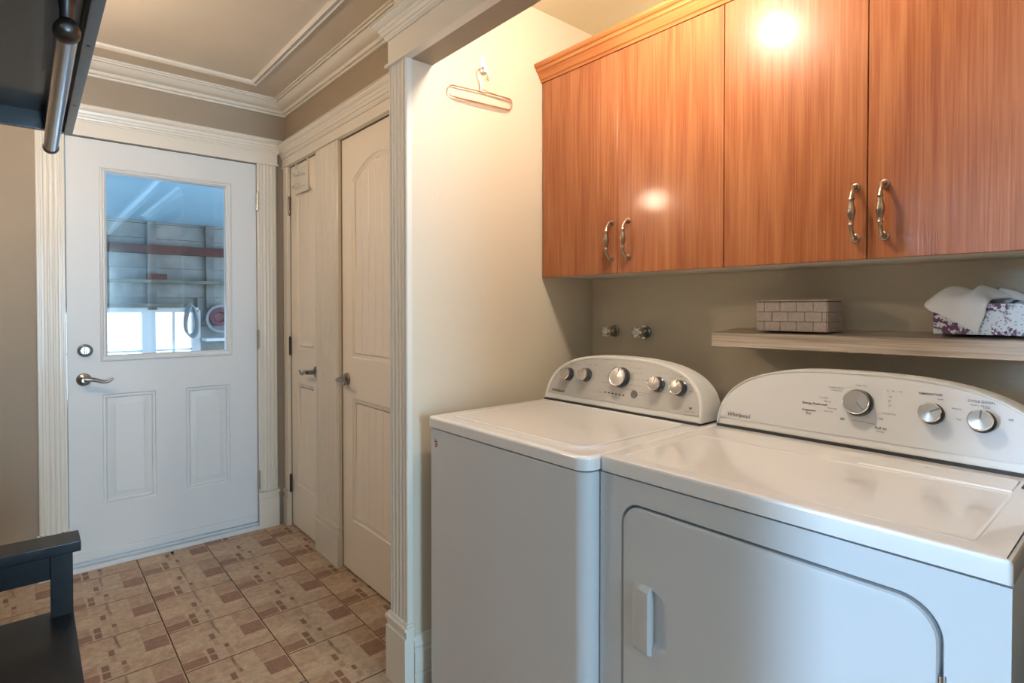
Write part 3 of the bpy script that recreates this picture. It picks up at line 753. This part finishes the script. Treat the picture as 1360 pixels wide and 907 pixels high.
# ================================================================== CABINETS
YD = [1.6165, 1.2408, .8502, .4786, .100]
def pull(parent, y, sgn=1):
    X0 = 1.5435; b = []
    zc = 1.500; mb = MB()
    for z in (1.562, 1.438):
        mb.lathe([(.0105, 0), (.0105, .002), (.007, .004), (.0055, .012)], (X0, y, z), (-1, 0, 0), 16)
    P = []; R = []
    for k in range(25):
        t = k / 24; z = 1.562 - .124 * t; s = math.sin(PI * t)
        x = X0 - .012 - .018 * min(1, s * 1.9) ** .8
        r = .0044 + .0052 * math.exp(-((t - .5) / .13) ** 2) 
        for c in (.24, .76): r += .0036 * math.exp(-((t - c) / .018) ** 2)
        P.append((x, y, z)); R.append(r)
    mb.tube(P, R, 14); mb.build('handle', M['bronze'], parent, smooth=True)
def cabinet(i0, i1, label):
    ya, yb = YD[i1 + 1], YD[i0]
    c = empty('wall_cabinet', ((1.544 + BX) / 2, (ya + yb) / 2, 1.388), label, 'cabinet', 'cherry wall cabinets over the machines')
    mb = MB().box(1.565, BX - .001, ya + .001, yb - .001, 1.389, 2.149); mb.build('carcass', M['mel'], c)
    for i in (i0, i1):
        d = MB().box(1.544, 1.5635, YD[i + 1] + .0012, YD[i] - .0012, 1.386, 2.149).build('door', M['cherry'], c, bevel=.0012, seg=1)
        pull(d, {0: 1.2665, 1: 1.1945, 2: .5035, 3: .4420}[i])
    return c
cabinet(0, 1, 'left cherry wall cabinet next to the cream wall, above the washing machine')
cabinet(2, 3, 'right cherry wall cabinet above the shelf and dryer, cool reflection on its door')
cp2 = [(0, 2.150), (.006, 2.150), (.010, 2.158), (.014, 2.160), (.018, 2.172), (.028, 2.184), (.032, 2.186), (.034, 2.196), (.040, 2.199), (.044, 2.206), (.044, 2.214), (0, 2.214), (-.02, 2.214), (-.02, 2.150)]
cr = MB().sweep([(1.546, 1.6185), (1.546, .10)], cp2, side=-1).build('cabinet_cornice', M['cherryh'], autos=.4)
tag(cr, 'cherry crown moulding running along the top of the wall cabinets', 'moulding')

# ================================================================== SHELF, BASKET, TISSUES
def shz(x, y): return 1.1885 + (x - 1.66) * .055 + (.952 - y) * .008
mb = MB(); c = [(1.660, .953), (1.660, .060), (BX - .001, .060), (BX - .001, .961)]
vs = [(x, y, shz(x, y) - .044) for x, y in c] + [(x, y, shz(x, y)) for x, y in c]
sh = mb.add(vs, [(0, 3, 2, 1), (4, 5, 6, 7), (0, 1, 5, 4), (1, 2, 6, 5), (2, 3, 7, 6), (3, 0, 4, 7)]).build('floating_shelf', M['oakgrey'], bevel=.0015, seg=1)
tag(sh, 'grey oak floating shelf on the alcove back wall under the cabinets', 'shelf')
bk = empty('woven_basket', (1.74, .717, shz(1.74, .717)), 'small lidded taupe box of woven strips on the grey shelf', 'basket')
bx0, bx1, by0, by1 = 1.682, 1.795, .618, .816; zb0 = 1.1982; bh = .086
MB().box(bx0 + .002, bx1 - .002, by0 + .002, by1 - .002, zb0 + .004, zb0 + bh + .0022).build('core', M['baskd'], bk)
rows = 3; rh = bh / rows
for r_ in range(rows):
    za, zc_ = zb0 + r_ * rh + .0006, zb0 + (r_ + 1) * rh - .0006; w = .0465
    st0 = by1 - (0 if r_ % 2 else w / 2)
    edges = [by1] + [e for e in [st0 - w * k for k in range(0, 8)] if by0 + .004 < e < by1 - .004] + [by0]
    for a, b in zip(edges, edges[1:]):
        MB().box(bx0 - .0012, bx0 + .003, b + .0006, a - .0006, za, zc_).build('strip', M['bask'], bk, bevel=.0012, seg=1)
    edges = [bx0] + [bx0 + .026 * (1 + r_ % 2 * .5) + .0385 * k for k in range(4) if bx0 + .026 * (1 + r_ % 2 * .5) + .0385 * k < bx1 - .006] + [bx1]
    for yy, o_ in ((by0, -1), (by1, 1)):
        for a, b in zip(edges, edges[1:]):
            MB().box(a + .0006, b - .0006, yy - .003, yy + .0012, za, zc_).build('strip', M['bask'], bk, bevel=.0012, seg=1) if o_ < 0 else MB().box(a + .0006, b - .0006, yy - .0012, yy + .003, za, zc_).build('strip', M['bask'], bk, bevel=.0012, seg=1)
MB().box(bx0 - .003, bx1 + .003, by0 - .003, by1 + .004, zb0 + bh + .0022, zb0 + bh + .0062).build('lid', M['bask'], bk, bevel=.0015)
# tissue box
ty0, ty1, tx0, tx1 = .150, .376, 1.682, 1.795; tz0 = 1.2045; tz1 = tz0 + .073
tb = empty('tissue_box', (1.738, .263, tz0), 'white tissue box with dark purple flowers at the right end of the grey shelf', 'box')
MB().box(tx0, tx1, ty0, ty1, tz0, tz1).build('carton', M['floral'], tb, bevel=.001, seg=1)
# tissue: crumpled sheet rising from the slot and falling over the left front
def sheet(rows_, n=22, m=22, amp=.0025, seed=2):
    """rows_: control net (4x4..) -> smooth surface by bezier-like interpolation"""
    R = len(rows_); Cn = len(rows_[0])
    def cr(p0, p1, p2, p3, t): return .5 * ((2 * p1) + (-p0 + p2) * t + (2 * p0 - 5 * p1 + 4 * p2 - p3) * t * t + (-p0 + 3 * p1 - 3 * p2 + p3) * t ** 3)
    def line(ps, t):
        k = len(ps) - 1; x = min(t * k, k - 1e-6); i = int(x); f = x - i
        g = lambda j: ps[max(0, min(k, j))]
        return cr(g(i - 1), g(i), g(i + 1), g(i + 2), f)
    vs = []; rnd = random.Random(seed)
    for i in range(n + 1):
        prof = [line([Vector(r[j]) for r in rows_], i / n) for j in range(Cn)]
        for j in range(m + 1):
            p = line(prof, j / m); a = amp
            p = p + Vector((-a * math.sin(j * .9 + i * .35) * .6, a * .3 * math.sin(i * 1.1), a * math.sin(i * .8 + j * .25) * .5)); vs.append(p)
    fs = [(i * (m + 1) + j, i * (m + 1) + j + 1, (i + 1) * (m + 1) + j + 1, (i + 1) * (m + 1) + j) for i in range(n) for j in range(m)]
    return MB().add(vs, fs)
Z = tz1
net = [ # from slot (back) over the top and down the front; columns run from left (+Y) to right (-Y)
    [(1.745, .310, Z - .002), (1.745, .295, Z - .002), (1.745, .275, Z - .002), (1.745, .262, Z - .002), (1.745, .25, Z - .002)],
    [(1.742, .345, Z + .016), (1.742, .325, Z + .036), (1.738, .300, Z + .030), (1.736, .285, Z + .040), (1.735, .225, Z + .012)],
    [(1.720, .378, Z + .016), (1.712, .345, Z + .042), (1.705, .312, Z + .028), (1.702, .292, Z + .036), (1.708, .262, Z + .012)],
    [(1.694, .392, Z + .006), (1.682, .365, Z + .024), (1.674, .328, Z + .014), (1.672, .300, Z + .014), (1.676, .270, Z + .002)],
    [(1.682, .394, Z - .006), (1.672, .372, Z - .002), (1.670, .338, Z - .016), (1.671, .312, Z - .024), (1.675, .276, Z - .022)],
    [(1.679, .384, Z - .016), (1.673, .362, Z - .022), (1.6745, .335, Z - .038), (1.6755, .312, Z - .050), (1.677, .284, Z - .052)],
    [(1.679, .378, Z - .018), (1.674, .352, Z - .030), (1.676, .330, Z - .046), (1.677, .308, Z - .060), (1.678, .288, Z - .069)]]
ts = sheet(net).build('tissue', M['tissue'], tb, smooth=True)
sm = ts.modifiers.new('thickness', 'SOLIDIFY'); sm.thickness = .0006
for p in ts.data.polygons: p.use_smooth = True
net2 = [[(1.76, .262, Z - .001), (1.76, .25, Z + .001), (1.76, .235, Z - .001)], [(1.755, .275, Z + .034), (1.752, .24, Z + .026), (1.75, .205, Z + .006)], [(1.745, .262, Z + .038), (1.742, .225, Z + .026), (1.74, .190, Z + .002)], [(1.728, .265, Z + .020), (1.726, .23, Z + .010), (1.73, .20, Z + .001)]]
sheet(net2, 12, 14, .001, 5).build('tissue', M['tissue'], tb, smooth=True)

# ================================================================== TAPS ON THE BACK WALL
def tap(y, z, label, plate):
    t = empty('water_tap', (BX, y, z), label, 'tap')
    n = (-1, 0, 0); mb = MB()
    mb.lathe([(.024, 0), (.023, .006), (.018, .009)], (BX, y, z), n, 24).build('escutcheon', M['nickel'], t, autos=.5)
    MB().lathe([(.017, .007), (.017, .030), (.013, .033), (.013, .040)], (BX, y, z), n, 20).build('valve_body', M['nickel'], t, autos=.5)
    mb = MB(); prof = [(.008, .036), (.013, .040), (.018, .045), (.0185, .060), (.015, .065), (.008, .066)]
    mb.lathe(prof, (BX, y, z), n, 24)
    for k in range(6):
        a = 2 * PI * k / 6; mb.tube([(BX - .046, y + .017 * math.cos(a), z + .017 * math.sin(a)), (BX - .062, y + .017 * math.cos(a), z + .017 * math.sin(a))], .0052, 8)
    kn = mb.build('knob', M['chrome'], t, autos=.6)
    MB().lathe([(.011, .0658), (.011, .0675)], (BX, y, z), n, 20).build('cap', M['rim'], kn)
    if plate:
        for dz in (.023, -.023): MB().lathe([(.0075, 0), (.0075, .011), (.005, .013)], (BX - .007, y, z + dz), n, 12).build('fixing_nut', M['chrome'], t, autos=.5)
tap(1.497, 1.170, 'left chrome water tap on the wall above the washing machine', False)
tap(1.340, 1.171, 'right chrome water tap with light screw nuts, above the washing machine', True)

# ================================================================== HANGER
hk = MB().box(1.238, 1.258, AW - .006, AW - .0005, 2.112, 2.172).box(1.241, 1.255, AW - .016, AW - .006, 2.108, 2.122).box(1.241, 1.255, AW - .022, AW - .016, 2.108, 2.134)
hk = hk.build('adhesive_hook', M['hookw'], bevel=.002); tag(hk, 'white adhesive hook on the cream alcove wall holding the wire hanger', 'hook')
hg = empty('wire_hanger', (1.246, 1.602, 2.05), 'thin copper wire clothes hanger hanging from the white hook', 'hanger')
yh = AW - .0125
def loop_pts(yoff, x0, x1, zt0, zt1, zb0_, zb1_):
    P = []
    for t in range(9): P.append((x0 + (x1 - x0) * t / 8, yoff, zt0 + (zt1 - zt0) * t / 8))
    for k in range(1, 6):
        a = PI / 2 - PI * k / 6; rz = (zt1 - zb1_) / 2; P.append((x1 + rz * .8 * math.cos(a), yoff, (zt1 + zb1_) / 2 + rz * math.sin(a)))
    for t in range(9): P.append((x1 + (x0 - x1) * t / 8, yoff, zb1_ + (zb0_ - zb1_) * t / 8))
    for k in range(1, 7):
        a = -PI / 2 - PI * k / 6; rz = (zt0 - zb0_) / 2; P.append((x0 + rz * .8 * math.cos(a), yoff, (zt0 + zb0_) / 2 + rz * math.sin(a)))
    return P
MB().tube(loop_pts(yh, 1.110, 1.364, 2.030, 2.046, 1.992, 2.004), .0019, 8).build('bar_loop', M['copper'], hg, smooth=True)
MB().tube([(1.235, yh - .004, 2.044), (1.300, yh - .006, 2.041), (1.365, yh - .004, 2.040), (1.378, yh - .003, 2.022), (1.362, yh - .004, 1.999), (1.24, yh - .005, 1.992), (1.12, yh - .003, 1.989)], .0017, 8).build('bar_loop', M['copper'], hg, smooth=True)
P = [(1.234, yh, 2.042), (1.234, yh, 2.060), (1.232, yh, 2.072), (1.224, yh, 2.085), (1.219, yh, 2.100), (1.224, yh, 2.116), (1.240, yh, 2.1245), (1.256, yh, 2.120), (1.266, yh, 2.107), (1.272, yh, 2.094), (1.268, yh, 2.086), (1.262, yh, 2.090), (1.265, yh, 2.100)]
MB().tube(P, .0021, 8).build('hook', M['copper'], hg, smooth=True)

# ================================================================== BENCH (left)
be = empty('bench', (-.09, 1.43, 0), 'black-brown stained bench with open end rail against the left wall', 'bench')
MB().box(-.255, .085, .95, 1.950, .430, .450).build('seat', M['black'], be, bevel=.003)
for y in (.962, 1.907):
    for x in (-.250, .037): MB().box(x, x + .047, y, y + .042, 0, .622).build('post', M['black'], be, bevel=.002)
    MB().box(-.203, .037, y + .010, y + .034, .548, .622).build('end_rail', M['black'], be, bevel=.002)
    MB().box(-.258, .100, y - .034, y + .064, .6225, .650).build('armrest', M['black'], be, bevel=.003)
    MB().box(-.203, .037, y + .010, y + .034, .360, .430).build('lower_rail', M['black'], be, bevel=.002)
MB().box(.052, .076, 1.004, 1.907, .365, .4295).build('apron', M['black'], be, bevel=.002)
MB().box(-.240, .070, .97, 1.94, .10, .118).build('lower_shelf', M['black'], be, bevel=.002)
# ================================================================== HAT RACK (left, above)
ra = empty('coat_rack', (-.27, 1.42, 1.72), 'black-brown wall hat rack with a steel rail, upper left above the bench', 'rack')
MB().box(-.268, .074, .960, 1.865, 1.765, 1.783).build('shelf_board', M['blackr'], ra, bevel=.002)
MB().box(.074, .092, .942, 1.883, 1.720, 1.783).build('front_fascia', M['blackr'], ra, bevel=.002)
for y in (.942, 1.865): MB().box(-.268, .074, y, y + .018, 1.720, 1.783).build('end_panel', M['blackr'], ra, bevel=.002)
MB().box(-.2695, -.25, .960, 1.865, 1.640, 1.765).build('wall_board', M['blackr'], ra, bevel=.002)
rd = MB().tube([(.046, 1.045, 1.668), (.046, 1.815, 1.668)], .0145, 20).build('rail', M['steel'], ra, autos=.6)
for y in (1.22, 1.60): MB().lathe([(.0035, 0), (.0035, .0004)], (.083, y, 1.7199), (0, 0, -1), 10).build('screw_hole', M['dark'], ra)
for y in (1.040, 1.815):
    MB().tube([(.046, y, 1.765), (.046, y, 1.700), (.046, y, 1.684)], [.018, .009, .009], 14).lathe([(.004, -.0165), (.010, -.014), (.0148, -.008), (.0165, 0), (.0165, .010), (.0155, .014)], (.046, y, 1.668), (0, 1, 0), 20).build('rail_bracket', M['iron'], rd, autos=.6)
# ================================================================== LAMPS
la = empty('ceiling_lamp', (1.12, .89, HA), 'small warm ceiling lamp hidden behind the alcove header', 'lamp')
MB().lathe([(.05, 0), (.05, .015), (.02, .03), (.012, .035), (.012, .16)], (1.12, .89, HA), (0, 0, -1), 24).build('canopy', M['chrome'], la, autos=.5)
MB().lathe([(.012, -.040), (.022, -.028), (.033, -.01), (.035, .008), (.028, .026), (.014, .036), (.002, .0385)], (1.12, .89, 2.225), (0, 0, -1), 20).build('bulb', M['bulb'], la, smooth=True)
sc = empty('wall_sconce', (-.27, 2.33, 2.0), 'small frosted wall sconce on the left corridor wall beyond the hat rack', 'lamp')
MB().box(-.269, -.255, 2.28, 2.38, 1.94, 2.06).build('back_plate', M['chrome'], sc, bevel=.004)
MB().lathe([(.03, -.05), (.045, -.04), (.052, 0), (.045, .04), (.03, .05)], (-.20, 2.33, 2.01), (0, 0, 1), 24).build('shade', M['shade'], sc, smooth=True)

# ================================================================== PORCH BEYOND THE DOOR GLASS
PW = 7.0
wallbox('floor_porch', M['pplank'], (-2.5, 4, 3.52, PW + .1, -.12, -.02))
wallbox('ceiling_porch', M['pblue'], (-2.5, 4, 3.52, PW + .1, 2.175, 2.25))
pwl = empty('wall_porch', (0, PW, 0)); pwl['kind'] = 'structure'
wx0, wx1, wz0, wz1 = -.6, 1.42, .30, 1.235
# individual boards
z = -.02; k = 0
while z < 2.17:
    z2 = min(2.175, z + .155)
    if z2 <= wz0 or z >= wz1: MB().box(-2.5, 4, PW + .004 * (k % 2), PW + .05, z + .002, z2 - .002).build('board', M['pwall'], pwl)
    else:
        za = z; 
        for a, b in ((-2.5, wx0), (wx1, 4)): MB().box(a, b, PW + .004 * (k % 2), PW + .05, z + .002, z2 - .002).build('board', M['pwall'], pwl)
    z = z2; k += 1
MB().box(-2.5, 4, PW + .05, PW + .07, wz1, 2.17).box(-2.5, wx0, PW + .05, PW + .07, -.02, wz1).box(wx1, 4, PW + .05, PW + .07, -.02, wz1).build('backing', M['pwall'], pwl)
for x in (.35, .95, 1.50, 2.1): MB().box(x, x + .08, PW - .05, PW - .001, 1.24, 2.17).build('stud', M['pstud'], pwl)
w1 = empty('window_1', (wx0, PW, wz0)); w1['kind'] = 'structure'; w1['label'] = 'bright white porch window seen through the entry door glass'
mb = MB().box(wx0, wx1, PW - .04, PW + .06, wz1 - .02, wz1 + .03).box(wx0, wx1, PW - .03, PW + .06, wz0, wz0 + .06).box(wx1 - .06, wx1 + .02, PW - .04, PW + .06, wz0, wz1)
mb.build('frame', M['pwhite'], w1)
MB().box(.90, 1.02, PW - .03, PW + .05, wz0, wz1).build('mullion', M['pwhite'], w1)
for a, b in ((wx0 + .3, .90), (1.02, wx1 - .06)):
    m_ = (a + b) / 2
    MB().box(m_ - .012, m_ + .012, PW, PW + .03, wz0 + .05, wz1).box(a, b, PW, PW + .03, .80, .82).build('glazing_bar', M['pwhite'], w1)
MB().box(wx0, wx1, PW + .02, PW + .024, wz0 + .05, wz1 - .02).build('pane', M['glass'], w1)
b_ = MB().box(.62, 3.2, PW - .10, PW - .02, 1.83, 1.92).build('red_beam', M['pred']); tag(b_, 'dark red painted beam across the porch wall seen through the door glass', 'beam')
for zz, lab in ((1.52, 'upper weathered plank shelf on the porch wall behind the glass'), (1.27, 'lower weathered plank shelf on the porch wall just above the bright window')):
    p_ = MB().box(.60, 3.2 if zz > 1.4 else 1.26, PW - .16, PW - .052, zz, zz + .035).build('plank_shelf', M['pplank']); tag(p_, lab, 'shelf', 'plank shelves on the porch wall')
b_ = MB().box(.93, 1.11, PW - .15, PW - .07, 1.556, 1.615).build('red_box', M['pred'], bevel=.004); tag(b_, 'small red box on the upper porch shelf seen through the door glass', 'box')
hr = empty('hose_reel', (1.62, PW, 1.14), 'round white-rimmed hose reel with dusky red centre on the porch wall', 'reel')
mb = MB()
def ring(mb, c, R, r, n=36):
    pts = [(c[0] + R * math.cos(2 * PI * k / n), c[1], c[2] + R * math.sin(2 * PI * k / n)) for k in range(n + 1)]; mb.tube(pts, r, 8, cap=False)
ring(mb, (1.64, PW - .09, 1.14), .150, .010); ring(mb, (1.64, PW - .09, 1.14), .135, .006); mb.build('rim', M['rope'], hr, smooth=True)
MB().lathe([(.05, 0), (.10, .01), (.10, .05), (.06, .06), (.05, .03)], (1.62, PW - .052, 1.16), (0, -1, 0), 28).build('drum', M['pink'], hr, autos=.6)
rp = empty('rope_coil', (1.42, PW, 1.14), 'hanging coil of white rope beside the hose reel', 'rope')
mb = MB()
for k in range(4):
    c = (1.335 + .006 * k, PW - .06 - .012 * k, 1.14 - .01 * k)
    pts = [(c[0] + .055 * math.cos(2 * PI * t / 24) * (1 - .3 * math.sin(2 * PI * t / 24)), c[1], c[2] + .17 * math.sin(2 * PI * t / 24)) for t in range(25)]; mb.tube(pts, .010, 8, cap=False)
mb.build('coil', M['rope'], rp, smooth=True)
ls = MB().box(1.45, 3.2, PW - .26, PW - .0, .90, .93).build('porch_ledge', M['pwhite']); tag(ls, 'pale ledge under the hose reel behind the door glass', 'shelf')
